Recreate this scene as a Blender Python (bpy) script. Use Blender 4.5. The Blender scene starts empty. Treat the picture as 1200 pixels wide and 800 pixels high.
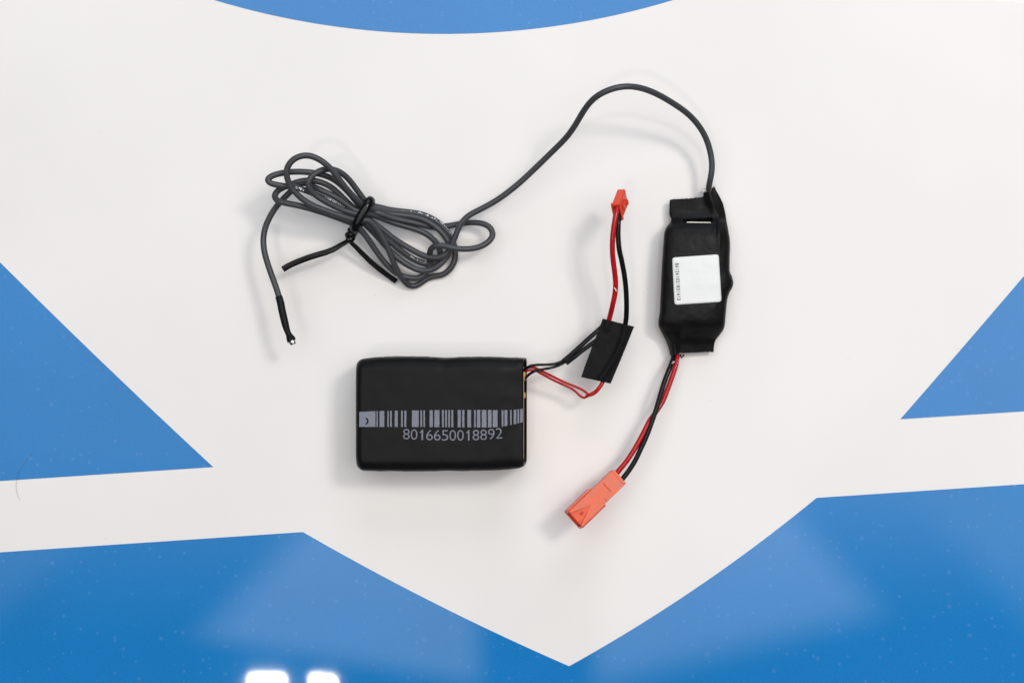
import bpy, bmesh, math, random
from mathutils import Vector, Matrix, noise

# ------------------------------------------------------------------ camera, world, lamps, exposure
S = bpy.context.scene
COL = S.collection
CAM_H = 0.5                       # camera 50 cm above the table, looking straight down
PX = 0.0003                       # metres on the table per photograph pixel (1200 wide)

cam = bpy.data.cameras.new("camera")
cam.lens = 50.0; cam.sensor_width = 36.0; cam.sensor_fit = 'HORIZONTAL'
cam.clip_start = 0.02; cam.clip_end = 20.0
cam.dof.use_dof = True; cam.dof.focus_distance = 0.487; cam.dof.aperture_fstop = 13.0
camo = bpy.data.objects.new("camera", cam); COL.objects.link(camo)
camo.location = (0, 0, CAM_H)
S.camera = camo

W = bpy.data.worlds.new("World"); S.world = W; W.use_nodes = True
W.node_tree.nodes["Background"].inputs[0].default_value = (0.85, 0.92, 1.0, 1)
W.node_tree.nodes["Background"].inputs[1].default_value = 0.08

def area(name, loc, sx, sy, radiance, color=(1, 1, 1), rz=0.0):
    l = bpy.data.lights.new(name, 'AREA'); l.shape = 'RECTANGLE'
    l.size = sx; l.size_y = sy; l.color = color
    l.energy = radiance * math.pi * sx * sy
    o = bpy.data.objects.new(name, l); COL.objects.link(o)
    o.location = loc; o.rotation_euler = (0, 0, rz)
    return o
CEIL = 2.0
# white ceiling that throws the light back: uneven, soft-edged (brightest in a patch towards the near side)
ceil = area("ceiling_bounce", (0.0, 0.27, CEIL), 3.2, 1.86, 1.0, (0.985, 0.99, 1.0))
def light_pattern(l):
    l.use_nodes = True; nt = l.node_tree
    em = nt.nodes["Emission"]
    geo = nt.nodes.new("ShaderNodeNewGeometry"); sep = nt.nodes.new("ShaderNodeSeparateXYZ")
    nt.links.new(geo.outputs["Position"], sep.inputs[0])
    def M(op, a, b=None, c=None):
        n = nt.nodes.new("ShaderNodeMath"); n.operation = op
        for i, v in enumerate((a, b, c)):
            if v is None: continue
            if isinstance(v, (int, float)): n.inputs[i].default_value = v
            else: nt.links.new(v, n.inputs[i])
        return n.outputs[0]
    X, Y = sep.outputs[0], sep.outputs[1]
    def half(p, q, soft):
        """smooth step across the line p -> q on the ceiling (metres): 1 to the left of it"""
        dx, dy = q[0]-p[0], q[1]-p[1]; L = math.hypot(dx, dy); nx, ny = -dy/L, dx/L
        d = M('MULTIPLY_ADD', X, nx, M('MULTIPLY_ADD', Y, ny, -(p[0]*nx+p[1]*ny)))
        n = nt.nodes.new("ShaderNodeMapRange"); n.interpolation_type = 'SMOOTHSTEP'
        n.inputs[1].default_value = -soft; n.inputs[2].default_value = soft
        nt.links.new(d, n.inputs[0]); return n.outputs[0]
    def c(px, py): return ((px-600)*.0015, (400-py)*.0015)
    base = M('MULTIPLY_ADD', half(c(0, 640), c(1200, 615), .20), 0.9, .10)
    glow = M('MULTIPLY_ADD', half(c(0, 100), c(1200, 700), .7), LV_TOP-LV_BASE, LV_BASE)   # brighter towards the far right corner
    base = M('MULTIPLY', base, glow)
    patch = M('MULTIPLY', half(c(235, 745), c(540, 795), .030), half(c(700, 800), c(1030, 715), .045))
    patch = M('MULTIPLY', patch, half(c(1030, 715), c(925, 600), .045))
    patch = M('MULTIPLY', patch, half(c(345, 632), c(235, 745), .045))
    patch = M('MULTIPLY', patch, M('SUBTRACT', 1.0, half(c(0, 540), c(1200, 540), .10)))
    gap = M('MULTIPLY', M('SUBTRACT', 1.0, half(c(560, 900), c(560, 500), .035)), half(c(698, 900), c(698, 500), .035))
    patch = M('MULTIPLY', patch, M('SUBTRACT', 1.0, gap))   # emission cut out to imitate a dark silhouette; no figure stands below
    right = M('SUBTRACT', 1.0, half(c(1225, 745), c(1065, 570), .05))
    left = M('MULTIPLY', half(c(-20, 735), c(105, 625), .04), 0.5)
    right = M('MULTIPLY', right, M('SUBTRACT', 1.0, half(c(0, 600), c(1200, 600), .08)))
    left = M('MULTIPLY', left, M('SUBTRACT', 1.0, half(c(0, 600), c(1200, 600), .08)))
    tot = M('MULTIPLY_ADD', patch, LV_PATCH, base)
    tot = M('MULTIPLY_ADD', right, .8, tot)
    tot = M('ADD', left, tot)
    nt.links.new(tot, em.inputs["Strength"])
LV_BASE, LV_TOP, LV_PATCH = 1.2, 2.55, 1.85
light_pattern(ceil.data)
area("lamp_near_a", (-0.4226, -0.600, CEIL-0.05), 0.056, 0.050, 270, (1.0, 0.95, 0.89))
area("lamp_near_b", (-0.325, -0.583, CEIL-0.05), 0.042, 0.015, 150, (1.0, 0.95, 0.89), math.radians(-6))
area("lamp_far", (1.070, 0.760, CEIL-0.05), 0.46, 0.34, 33, (1.0, 0.955, 0.90))
# daylight from a window beyond the far side of the table
win = area("window", (0.25, 1.35, 0.85), 1.0, 0.7, 3.4, (0.72, 0.84, 1.0))
win.rotation_euler = (Vector((0.25, 1.35, 0.85))).to_track_quat('Z', 'Y').to_euler()

S.view_settings.view_transform = 'Standard'
S.view_settings.look = 'None'
S.view_settings.exposure = -0.03
S.view_settings.gamma = 1.0
S.view_settings.use_curve_mapping = False
S.cycles.use_denoising = True
S.cycles.max_bounces = 8

# ------------------------------------------------------------------ helpers
def at(px, py, z=0.0):
    """photograph pixel + height in mm -> a point in metres"""
    k = PX * (CAM_H - z*0.001) / CAM_H
    return Vector(((px-600)*k, -(py-400)*k, z*0.001))

def ramp(x, a, b):
    t = max(0.0, min(1.0, (x-a)/(b-a)))
    return t*t*(3-2*t)

def interp(tab, x):
    """smooth (Catmull-Rom-like Hermite) interpolation of a table of (x, y)"""
    if x <= tab[0][0]: return tab[0][1]
    if x >= tab[-1][0]: return tab[-1][1]
    for i in range(len(tab)-1):
        x0, y0 = tab[i]; x1, y1 = tab[i+1]
        if x0 <= x <= x1:
            def slope(j):
                if j <= 0 or j >= len(tab)-1: return (y1-y0)/(x1-x0)
                return (tab[j+1][1]-tab[j-1][1])/(tab[j+1][0]-tab[j-1][0])
            h = x1-x0; t = (x-x0)/h; m0 = slope(i)*h; m1 = slope(i+1)*h
            return (2*t**3-3*t*t+1)*y0+(t**3-2*t*t+t)*m0+(-2*t**3+3*t*t)*y1+(t**3-t*t)*m1
    return tab[-1][1]

def link(o, parent=None):
    COL.objects.link(o)
    if parent: o.parent = parent
    return o

def mesh_obj(name, verts, faces, mat, parent=None, smooth=True, org=None):
    me = bpy.data.meshes.new(name)
    if org is not None: verts = [Vector(v)-org for v in verts]
    me.from_pydata([tuple(v) for v in verts], [], faces)
    me.update()
    bm = bmesh.new(); bm.from_mesh(me)
    bmesh.ops.recalc_face_normals(bm, faces=bm.faces); bm.to_mesh(me); bm.free()
    if smooth: me.polygons.foreach_set("use_smooth", [True]*len(me.polygons))
    me.materials.append(mat)
    return link(bpy.data.objects.new(name, me), parent)

def bm_obj(name, bm, mat, parent=None, smooth=False, bevel=0.0, org=None, segs=2):
    if bevel:
        bmesh.ops.bevel(bm, geom=[e for e in bm.edges if len(e.link_faces) == 2 and e.calc_face_angle(0) > 0.5],
                        offset=bevel, segments=segs, affect='EDGES', clamp_overlap=True)
    bmesh.ops.recalc_face_normals(bm, faces=bm.faces)
    if org is not None: bmesh.ops.translate(bm, verts=bm.verts, vec=-org)
    me = bpy.data.meshes.new(name); bm.to_mesh(me); bm.free()
    if smooth: me.polygons.foreach_set("use_smooth", [True]*len(me.polygons))
    me.materials.append(mat)
    return link(bpy.data.objects.new(name, me), parent)

def thing(name, label, cat, loc):
    o = bpy.data.objects.new(name, None); COL.objects.link(o)
    o.empty_display_size = 0.01
    o.location = loc; o["label"] = label; o["category"] = cat
    return o

def catmull(P, sub=8):
    out = []
    n = len(P)
    for i in range(n-1):
        p0 = P[i-1] if i else P[0]*2-P[1]
        p1, p2 = P[i], P[i+1]
        p3 = P[i+2] if i+2 < n else P[n-1]*2-P[n-2]
        # centripetal parametrisation
        t0 = 0.0
        t1 = t0+max((p1-p0).length, 1e-7)**.5
        t2 = t1+max((p2-p1).length, 1e-7)**.5
        t3 = t2+max((p3-p2).length, 1e-7)**.5
        for k in range(sub):
            t = t1+(t2-t1)*k/sub
            A1 = p0*((t1-t)/(t1-t0))+p1*((t-t0)/(t1-t0))
            A2 = p1*((t2-t)/(t2-t1))+p2*((t-t1)/(t2-t1))
            A3 = p2*((t3-t)/(t3-t2))+p3*((t-t2)/(t3-t2))
            B1 = A1*((t2-t)/(t2-t0))+A2*((t-t0)/(t2-t0))
            B2 = A2*((t3-t)/(t3-t1))+A3*((t-t1)/(t3-t1))
            out.append(B1*((t2-t)/(t2-t1))+B2*((t-t1)/(t2-t1)))
    out.append(P[-1].copy())
    return out

def smooth_path(P, it=2):
    P = [p.copy() for p in P]
    for _ in range(it):
        Q = [p.copy() for p in P]
        for i in range(1, len(P)-1):
            Q[i] = (P[i-1]+P[i]*2+P[i+1])/4
        P = Q
    return P

def frames(path, up=None):
    """tangent, side, normal for each path point; normal stays near 'up' or is parallel-transported"""
    F = []; prev = None
    for i, p in enumerate(path):
        t = (path[min(i+1, len(path)-1)]-path[max(i-1, 0)]).normalized()
        if up is not None: n = up
        elif prev is None: n = Vector((0, 0, 1)) if abs(t.z) < .9 else Vector((1, 0, 0))
        else: n = prev
        n = (n-t*n.dot(t)).normalized(); prev = n
        F.append((t, t.cross(n), n))
    return F

def sweep(path, prof, F=None, scale=None, closed=False):
    """sweep a closed profile [(side, normal)] along a path; returns verts, faces"""
    F = F or frames(path)
    m = len(prof); V = []; Q = []
    for i, p in enumerate(path):
        s = scale(i/(len(path)-1)) if scale else 1.0
        _, a, b = F[i]
        V += [p+a*(x*s)+b*(y*s) for x, y in prof]
    n = len(path)
    for i in range(n if closed else n-1):
        j = (i+1) % n
        for k in range(m):
            l = (k+1) % m
            Q.append((i*m+k, j*m+k, j*m+l, i*m+l))
    if not closed:
        Q.append(tuple(range(m))); Q.append(tuple((n-1)*m+k for k in range(m))[::-1])
    return V, Q

def circle(r, n=14, ry=None):
    ry = ry or r
    return [(r*math.cos(2*math.pi*k/n), ry*math.sin(2*math.pi*k/n)) for k in range(n)]

def wire(name, pts, r_mm, mat, parent, sub=8, org=None, scale=None, sides=14):
    path = catmull([at(*p) for p in pts], sub)
    V, Q = sweep(path, circle(r_mm*.001, sides), scale=scale)
    return mesh_obj(name, V, Q, mat, parent, org=org), path

# ------------------------------------------------------------------ materials
def mat_new(name):
    m = bpy.data.materials.new(name); m.use_nodes = True
    nt = m.node_tree
    return m, nt, nt.nodes["Principled BSDF"]

def coords(nt, scale):
    tc = nt.nodes.new("ShaderNodeTexCoord"); mp = nt.nodes.new("ShaderNodeMapping")
    mp.inputs["Scale"].default_value = (scale,)*3
    nt.links.new(tc.outputs["Object"], mp.inputs["Vector"])
    return mp.outputs["Vector"]

def noise_node(nt, vec, scale, detail=3, rough=.5):
    n = nt.nodes.new("ShaderNodeTexNoise")
    n.inputs["Scale"].default_value = scale; n.inputs["Detail"].default_value = detail
    n.inputs["Roughness"].default_value = rough
    nt.links.new(vec, n.inputs["Vector"]); return n

def map_range(nt, src, a, b, c, d):
    n = nt.nodes.new("ShaderNodeMapRange")
    for i, v in enumerate((a, b, c, d)): n.inputs[i+1].default_value = v
    nt.links.new(src, n.inputs[0]); return n.outputs[0]

def mix_rgb(nt, fac, A, B):
    n = nt.nodes.new("ShaderNodeMix"); n.data_type = 'RGBA'
    if isinstance(fac, (int, float)): n.inputs[0].default_value = fac
    else: nt.links.new(fac, n.inputs[0])
    for i, v in ((6, A), (7, B)):
        if isinstance(v, tuple): n.inputs[i].default_value = v+(1,)
        else: nt.links.new(v, n.inputs[i])
    return n.outputs[2]

def bump(nt, bsdf, src, strength, dist):
    b = nt.nodes.new("ShaderNodeBump"); b.inputs["Strength"].default_value = strength
    b.inputs["Distance"].default_value = dist
    nt.links.new(src, b.inputs["Height"]); nt.links.new(b.outputs[0], bsdf.inputs["Normal"])

def simple(name, col, rough=.5, spec=.5, var=.12, scale=900, bstr=.0, bdist=.0001, metal=0.0, coat=0.0, sss=0.0):
    m, nt, b = mat_new(name)
    v = coords(nt, 1.0)
    n = noise_node(nt, v, scale, 4, .6)
    lo = tuple(c*(1-var) for c in col); hi = tuple(min(1, c*(1+var)) for c in col)
    nt.links.new(mix_rgb(nt, map_range(nt, n.outputs[0], .3, .7, 0, 1), lo, hi), b.inputs["Base Color"])
    nt.links.new(map_range(nt, n.outputs[0], .3, .7, max(.02, rough-.06), rough+.06), b.inputs["Roughness"])
    b.inputs["Specular IOR Level"].default_value = spec
    b.inputs["Metallic"].default_value = metal
    b.inputs["Coat Weight"].default_value = coat; b.inputs["Coat Roughness"].default_value = .15
    if sss:
        b.inputs["Subsurface Weight"].default_value = sss
        b.inputs["Subsurface Radius"].default_value = (1, .25, .15)
        b.inputs["Subsurface Scale"].default_value = .0018
    if bstr:
        n2 = noise_node(nt, v, scale*2.2, 5, .65)
        bump(nt, b, n2.outputs[0], bstr, bdist)
    return m

def laminate(name, col, specks):
    """printed tabletop under a clear glossy film: slightly rough print plus a thin sharp coat"""
    m, nt, b = mat_new(name)
    v = coords(nt, 1.0)
    big = noise_node(nt, v, 14, 3, .5)
    fine = noise_node(nt, v, 2600, 2, .6)
    lo = tuple(c*(.90 if specks else .95) for c in col); hi = tuple(min(1, c*(1.10 if specks else 1.035)) for c in col)
    c1 = mix_rgb(nt, map_range(nt, big.outputs[0], .3, .7, 0, 1), lo, hi)
    g = map_range(nt, fine.outputs[0], .25, .75, 0, 1)
    k = .72 if specks else .985
    c2 = mix_rgb(nt, g, tuple(c*k for c in col), tuple(min(1, c*(2-k)) for c in col))
    c = mix_rgb(nt, .5, c1, c2)
    if specks:      # dust motes on the print
        vo = nt.nodes.new("ShaderNodeTexVoronoi"); vo.voronoi_dimensions = '2D'; vo.inputs["Scale"].default_value = 130
        nt.links.new(v, vo.inputs["Vector"])
        def motes(vor, lo, rad, amount, tint, c):
            sp = nt.nodes.new("ShaderNodeSeparateColor"); nt.links.new(vor.outputs["Color"], sp.inputs[0])
            th = map_range(nt, sp.outputs[0], lo, 1.0, 0.0, rad)
            sub = nt.nodes.new("ShaderNodeMath"); sub.operation = 'SUBTRACT'
            nt.links.new(th, sub.inputs[0]); nt.links.new(vor.outputs["Distance"], sub.inputs[1])
            return mix_rgb(nt, map_range(nt, sub.outputs[0], 0.0, rad*.6, 0, amount), c, tint)
        c = motes(vo, .50, .13, .085, (.42, .56, .76), c)
        vo2 = nt.nodes.new("ShaderNodeTexVoronoi"); vo2.voronoi_dimensions = '2D'; vo2.inputs["Scale"].default_value = 330
        nt.links.new(v, vo2.inputs["Vector"])
        c = motes(vo2, .70, .24, .10, (.40, .54, .74), c)
    else:           # a few grains of dirt
        vo = nt.nodes.new("ShaderNodeTexVoronoi"); vo.voronoi_dimensions = '2D'; vo.inputs["Scale"].default_value = 42
        nt.links.new(v, vo.inputs["Vector"])
        sp = nt.nodes.new("ShaderNodeSeparateColor"); nt.links.new(vo.outputs["Color"], sp.inputs[0])
        th = map_range(nt, sp.outputs[0], .7, 1.0, 0.0, .012)
        sub = nt.nodes.new("ShaderNodeMath"); sub.operation = 'SUBTRACT'
        nt.links.new(th, sub.inputs[0]); nt.links.new(vo.outputs["Distance"], sub.inputs[1])
        c = mix_rgb(nt, map_range(nt, sub.outputs[0], 0.0, .006, 0, .35), c, (.35, .33, .30))
    nt.links.new(c, b.inputs["Base Color"])
    b.inputs["Roughness"].default_value = .030
    b.inputs["Specular IOR Level"].default_value = .5 if specks else .2
    return m

M_white = laminate("white_laminate", (.865, .832, .803), False)
M_blue = laminate("blue_print", (.006, .198, .530), True)
M_shrink = simple("black_heat_shrink", (.0068, .0066, .0068), .42, .12, .12, 260, .12, .00012)
M_shrink2 = simple("black_module_shrink", (.0072, .0070, .0072), .42, .14, .12, 260, .15, .00012)
M_cable = simple("grey_cable_jacket", (.050, .051, .056), .42, .42, .08, 300, .1, .00005)
M_black_wire = simple("black_wire_insulation", (.005, .005, .006), .22, .22, .1, 300)
M_red_wire = simple("red_wire_insulation", (.46, .006, .009), .25, .32, .1, 300, coat=.1)
M_thin_red = simple("thin_red_wire", (.44, .006, .009), .28, .25, .1, 300)
M_tie = simple("black_twist_tie_plastic", (.004, .004, .0045), .20, .28, .1, 300)
M_tape = simple("black_cloth_tape", (.010, .010, .0105), .6, .08, .2, 1500, .35, .00010)
M_conn_red = simple("red_connector_plastic", (.82, .075, .030), .38, .5, .05, 500, .05, .00005, sss=.25)
M_conn_orange = simple("coral_connector_plastic", (.76, .100, .026), .36, .36, .22, 230, .08, .00005, sss=.12)
M_conn_dark = simple("connector_cavity_plastic", (.55, .03, .02), .5, .4, .1, 500)
M_label = simple("white_label_paper", (.84, .835, .82), .5, .4, .01, 500)
M_ink = simple("black_label_ink", (.02, .02, .02), .6, .3, .1, 900)
M_grey_ink = simple("grey_barcode_ink", (.20, .212, .255), .55, .3, .28, 3800)
M_kapton = simple("amber_polyimide_tape", (.62, .36, .06), .3, .6, .35, 260)
M_board = simple("pale_circuit_board_edge", (.72, .70, .62), .5, .4, .1, 800)
M_steel = simple("bright_steel", (.78, .76, .73), .22, .5, .1, 900, metal=1.0)
M_glue = simple("milky_glue_residue", (.72, .70, .67), .45, .5, .12, 1200)
M_hair = simple("dark_hair_fibre", (.18, .18, .22), .5, .3, .1, 900)
M_print = simple("white_jacket_print", (.80, .81, .84), .5, .4, .08, 2000)

# ------------------------------------------------------------------ the table
def slab():
    bm = bmesh.new()
    bmesh.ops.create_cube(bm, size=1.0, matrix=Matrix.Translation((0, 0, -.0125)) @ Matrix.Diagonal((1.5, 1.1, .025, 1)))
    bm_obj("tmp", bm, M_white, None, bevel=.003)
    o = bpy.data.objects["tmp"]; o.name = "table_top"; o["kind"] = "structure"
    return o
table = slab()

def arc3(p0, p1, sag, n=48):
    """points from p0 to p1 bowed sideways by 'sag' pixels at the middle"""
    a = Vector(p0); b = Vector(p1); d = b-a; nrm = Vector((-d.y, d.x)).normalized()
    return [tuple(a+d*(i/n)+nrm*(4*sag*(i/n)*(1-i/n))) for i in range(n+1)]

def print_shape(outline):
    V = [at(x, y, 0.08) for x, y in outline]
    me = bpy.data.meshes.new("printed_shape")
    bm = bmesh.new(); f = bm.faces.new([bm.verts.new(v) for v in V]); f.normal_update()
    bmesh.ops.triangulate(bm, faces=[f]); 
    for f in bm.faces:
        if f.normal.z < 0: f.normal_flip()
    bm.to_mesh(me); bm.free(); me.materials.append(M_blue)
    o = link(bpy.data.objects.new("printed_shape", me), table)
    return o
# disc cut at the top of the picture
R0 = 931.0; cx0, cy0 = 520.0, 40.0-R0
print_shape([(cx0+R0*math.sin(a), cy0+R0*math.cos(a)) for a in [math.radians(-62+124*i/160) for i in range(161)]])
# wedge at the left, wedge at the right
print_shape(arc3((-560, -300), (250, 547), 18)[:] + [(-560, 600)])
print_shape([(1055, 491)] + arc3((1055, 491), (1800, -420), 10)[1:] + [(1800, 444)])
# two lower fields that meet in the white point
print_shape([(-700, 693.5), (355, 623)] + arc3((355, 623), (667, 780), 5)[1:] + [(667, 1180), (-700, 1180)])
print_shape([(1850, 524), (1850, 1180), (667, 1180)] + arc3((667, 780), (957, 583), 8) )

# ------------------------------------------------------------------ battery pack
BT = 20.5            # pack thickness, mm
KB = (500-17)/500    # outline traced at 17 mm height
def batt_outline_top(px):   # far edge of the pack, photo y
    return interp([(417, 422), (426, 420.2), (448, 418.2), (480, 418.0), (510, 418.6), (520, 419.6), (534, 419.0), (560, 418.0), (590, 418.8), (605, 419.6), (618, 420.2)], px)
def batt_outline_bot(px):
    return interp([(417, 549), (426, 551.4), (470, 552.0), (500, 552.2), (526, 551.4), (545, 551.8), (565, 551.4), (590, 550.6), (605, 549.2), (613, 546.4), (618, 543.5)], px)
BXL, BXR = 417.2, 613.2
def batt_T(px):
    d = px-586.0; e = 3.0     # the wrap tapers off evenly towards its open end
    t = BT - .060*(d if d > e else (max(0.0, d+e))**2/(4*e))
    t += .35*math.exp(-((px-508)/70)**2)
    return t
def batt_noise(x, y):
    p = Vector((x*150, y*150, 3.1))
    q = Vector((x*420, y*420, 9.7))
    d = 0.0
    for ax, ay, sx, sy, am in ((-.0235, -.0060, .0016, .006, -.16), (-.0505, -.036, .0007, .007, .12), (-.0052, -.0085, .0030, .0022, -.22), (-.0048, -.043, .0022, .0028, -.20), (-.047, -.009, .004, .0012, .12)):
        d += am*math.exp(-((x-ax)/sx)**2-((y-ay)/sy)**2)
    w = noise.noise(Vector((x*900, y*210, 4.0)))*.05*(ramp(x, -.008, .003)+ramp(-x, .046, .053))
    return (.24*noise.noise(p)+.07*noise.noise(q)+d+w)*.001
def batt_top(px, py):
    """point on the upper face of the pack under this photograph pixel (pixel taken at 17 mm)"""
    k = PX*(500-batt_T(px))/500
    x = (px-600)*k; y = -(py-400)*k
    T = batt_T(600+x/(PX*KB))
    return Vector((x, y, T*.001 + batt_noise(x, y)))

battery = thing("battery_pack", "black wrapped rectangular battery pack with grey barcode, taped leads and small red plug", "battery pack", at(515, 485, 0))
BORG = battery.location.copy()

def rrect(w, h, r, seg=7, ne=26, ns=8):
    """rounded rectangle profile, centre 0,0; fixed point count; starts on the top face"""
    r = min(r, w*.98, h*.98); P = []
    def edge(a, b, n):
        for i in range(n): P.append((a[0]+(b[0]-a[0])*i/n, a[1]+(b[1]-a[1])*i/n))
    def corner(cx, cy, a0):
        for i in range(seg): 
            a = a0-math.pi/2*i/seg
            P.append((cx+r*math.cos(a), cy+r*math.sin(a)))
    edge((-w+r, h), (w-r, h), ne); corner(w-r, h-r, math.pi/2)
    edge((w, h-r), (w, -h+r), ns); corner(w-r, -h+r, 0)
    edge((w-r, -h), (-w+r, -h), ne); corner(-w+r, -h+r, -math.pi/2)
    edge((-w, -h+r), (-w, h-r), ns); corner(-w+r, h-r, math.pi)
    return P

def build_battery_sleeve():
    xs = []
    for i in range(12): xs.append(BXL + 13*(1-math.cos(math.pi/2*i/12)))
    n = 96
    for i in range(n+1): xs.append(BXL+13+(BXR-BXL-13)*i/n)
    V = []; Q = []; m = None
    def ring(px, shrink=0.0, dx=0.0, back=0.0):
        nonlocal m
        d = (px-BXL)*PX*1000            # mm from the left end
        rr = 2.6
        cut = rr-math.sqrt(max(0, rr*rr-max(0, rr-d)**2)) if d < rr else 0.0
        yt = -(batt_outline_top(px)-400)*PX*KB*1000 - cut*.55
        yb = -(batt_outline_bot(px)-400)*PX*KB*1000 + cut*.55
        T = batt_T(px)-cut*1.2
        T0 = .3+cut*1.1
        # the mouth of the sleeve closes slightly at the right end
        w = (yt-yb)/2-shrink; h = (T-T0)/2-shrink
        P = rrect(w, h, 4.2-1.6*ramp(px, 600, 613)); m = len(P)
        for (a, b) in P:
            y = ((yt+yb)/2+a)*.001; z = ((T+T0)/2+b)*.001
            x = (px-600)*PX*KB
            f = ramp(px, 596, BXR)
            x += f*.0014*(1-max(0, min(1, (z*1000)/T)))
            x -= back
            zz = max(0, min(1, z*1000/T))
            z += batt_noise(x, y)*zz
            side = abs(a)/w
            if side > .9: y += (1 if a > 0 else -1)*batt_noise(x*1.7, z*2+.3)*1.3*math.sin(math.pi*zz)
            V.append(Vector((x, y, z)))
    for px in xs: ring(px)
    ring(BXR, .45, back=-.00002); ring(BXR, .55, back=.0016); ring(BXR, .6, back=.005)
    R = len(xs)+3
    for i in range(R-1):
        for k in range(m):
            l = (k+1) % m
            Q.append((i*m+k, (i+1)*m+k, (i+1)*m+l, i*m+l))
    Q.append(tuple(range(m)))
    return mesh_obj("sleeve", V, Q, M_shrink, battery, org=BORG)
build_battery_sleeve()

# amber-taped cells inside the open end
bm = bmesh.new()
bmesh.ops.create_cube(bm, size=1, matrix=Matrix.Translation((.00408-.009, -(484-400)*PX*KB, .0085)) @ Matrix.Diagonal((.018, .0335, .0145, 1)))
bm_obj("cell_stack", bm, M_kapton, battery, bevel=.0012, org=BORG)
bm = bmesh.new()
for dy, hh in ((0.0125, .0030), (0.006, .0022)):
    bmesh.ops.create_cube(bm, size=1, matrix=Matrix.Translation((.0038, -(484-400)*PX*KB+dy, .0135)) @ Matrix.Diagonal((.0016, hh, .003, 1)))
bm_obj("solder_tab", bm, M_kapton, battery, bevel=.0003, org=BORG)

# barcode: every bar a strip laid on the sleeve
bars = [(105,200),(206,214),(224,252),(270,278),(286,296),(313,331),(350,360),(369,381),(414,453),(463,473),(481,490),(517,536),(545,575),(590,601),(609,619),(627,637),(645,656),(682,700),(708,721),(739,760),(778,787),(795,814),(823,850),(859,880),(887,915),(940,950),(956,973),(989,998),(1010,1025),(1032,1042),(1048,1063)]
def bar_top(px): return interp([(420, 482.4), (445, 481.4), (480, 480.8), (520, 480.2), (570, 480.2), (587, 480.4), (600, 480.0), (613, 478.8)], px)
def bar_bot(px): return interp([(420, 499.8), (445, 499.9), (480, 500.0), (520, 500.3), (570, 500.6), (585, 500.0), (592, 499.0), (602, 497.0), (613, 494.3)], px)
for a, b in bars:
    x0, x1 = 400+a/5, 400+b/5
    nx = max(2, int((x1-x0)/1.2)); ny = 8
    V = []; Q = []
    rnd = random.Random(int(a))
    for i in range(nx+1):
        for j in range(ny+1):
            px = x0+(x1-x0)*i/nx
            jx = rnd.uniform(-.12, .12) if i in (0, nx) else 0
            py = bar_top(px)+(bar_bot(px)-bar_top(px))*j/ny
            p = batt_top(px+jx, py); p.z += .00006
            V.append(p)
    for i in range(nx):
        for j in range(ny):
            Q.append((i*(ny+1)+j, (i+1)*(ny+1)+j, (i+1)*(ny+1)+j+1, i*(ny+1)+j+1))
    mesh_obj("barcode_bar", V, Q, M_grey_ink, battery, org=BORG)

def text_mesh(body, off=0.0):
    c = bpy.data.curves.new("text_tmp", 'FONT'); c.body = body; c.resolution_u = 4; c.offset = off
    o = bpy.data.objects.new("text_tmp", c); COL.objects.link(o)
    dg = bpy.context.evaluated_depsgraph_get(); dg.update()
    me = bpy.data.meshes.new_from_object(o.evaluated_get(dg))
    bpy.data.objects.remove(o); bpy.data.curves.remove(c)
    return me

def digit(parent, ch, mapf, mat, name="digit", org=None, thin=0.0):
    bm = bmesh.new()
    if ch == '1':        # plain stem with a slanted flag
        P = [(.54,0),(1,0),(1,1),(.66,1),(.50,.89),(.28,.82),(0,.79),(0,.70),(.30,.71),(.54,.75)]
        f = bm.faces.new([bm.verts.new((x, y, 0)) for x, y in P]); f.normal_update(); bmesh.ops.triangulate(bm, faces=[f])
    else:
        me = text_mesh(ch, thin); bm.from_mesh(me); bpy.data.meshes.remove(me)
    xs = [v.co.x for v in bm.verts]; ys = [v.co.y for v in bm.verts]
    x0, x1, y0, y1 = min(xs), max(xs), min(ys), max(ys)
    for v in bm.verts:
        v.co = mapf((v.co.x-x0)/(x1-x0), (v.co.y-y0)/(y1-y0))
        if org is not None: v.co = v.co-org
    m2 = bpy.data.meshes.new(name); bm.to_mesh(m2); bm.free(); m2.materials.append(mat)
    return link(bpy.data.objects.new(name, m2), parent)

digs = "8016650018892"
cell = (589.3-471.6)/13
for i, ch in enumerate(digs):
    xa = 471.8+cell*i+.55; xb = xa+cell-1.35
    if ch == '1': xa += 1.6; xb -= 2.4
    sag = 1.7*math.sin(math.pi*min(1, (i+.5)/13))
    tail = -1.2*ramp(i, 10, 12.5)
    LIFT = .00016 if i > 10 else 0.0
    def mp(u, v, xa=xa, xb=xb, sag=sag, tail=tail, LIFT=LIFT):
        px = xa+(xb-xa)*u; py = 514.3+sag+tail-12.2*v
        p = batt_top(px, py); p.z += .00006+LIFT
        return p
    digit(battery, ch, mp, M_grey_ink, org=BORG, thin=-.010)

# small crescent dent in the first block: its shade drawn as a dark patch
V = []; Q = []
for i in range(9):
    a = math.radians(-70+140*i/8)
    for r in (3.2, 4.2+.9*math.cos(a)):
        p = batt_top(427.0+r*math.cos(a), 493.2+r*math.sin(a)); p.z += .00011; V.append(p)
for i in range(8): Q.append((2*i, 2*i+1, 2*i+3, 2*i+2))
mesh_obj("crescent_dent_shade", V, Q, M_shrink, battery, org=BORG)

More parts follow.
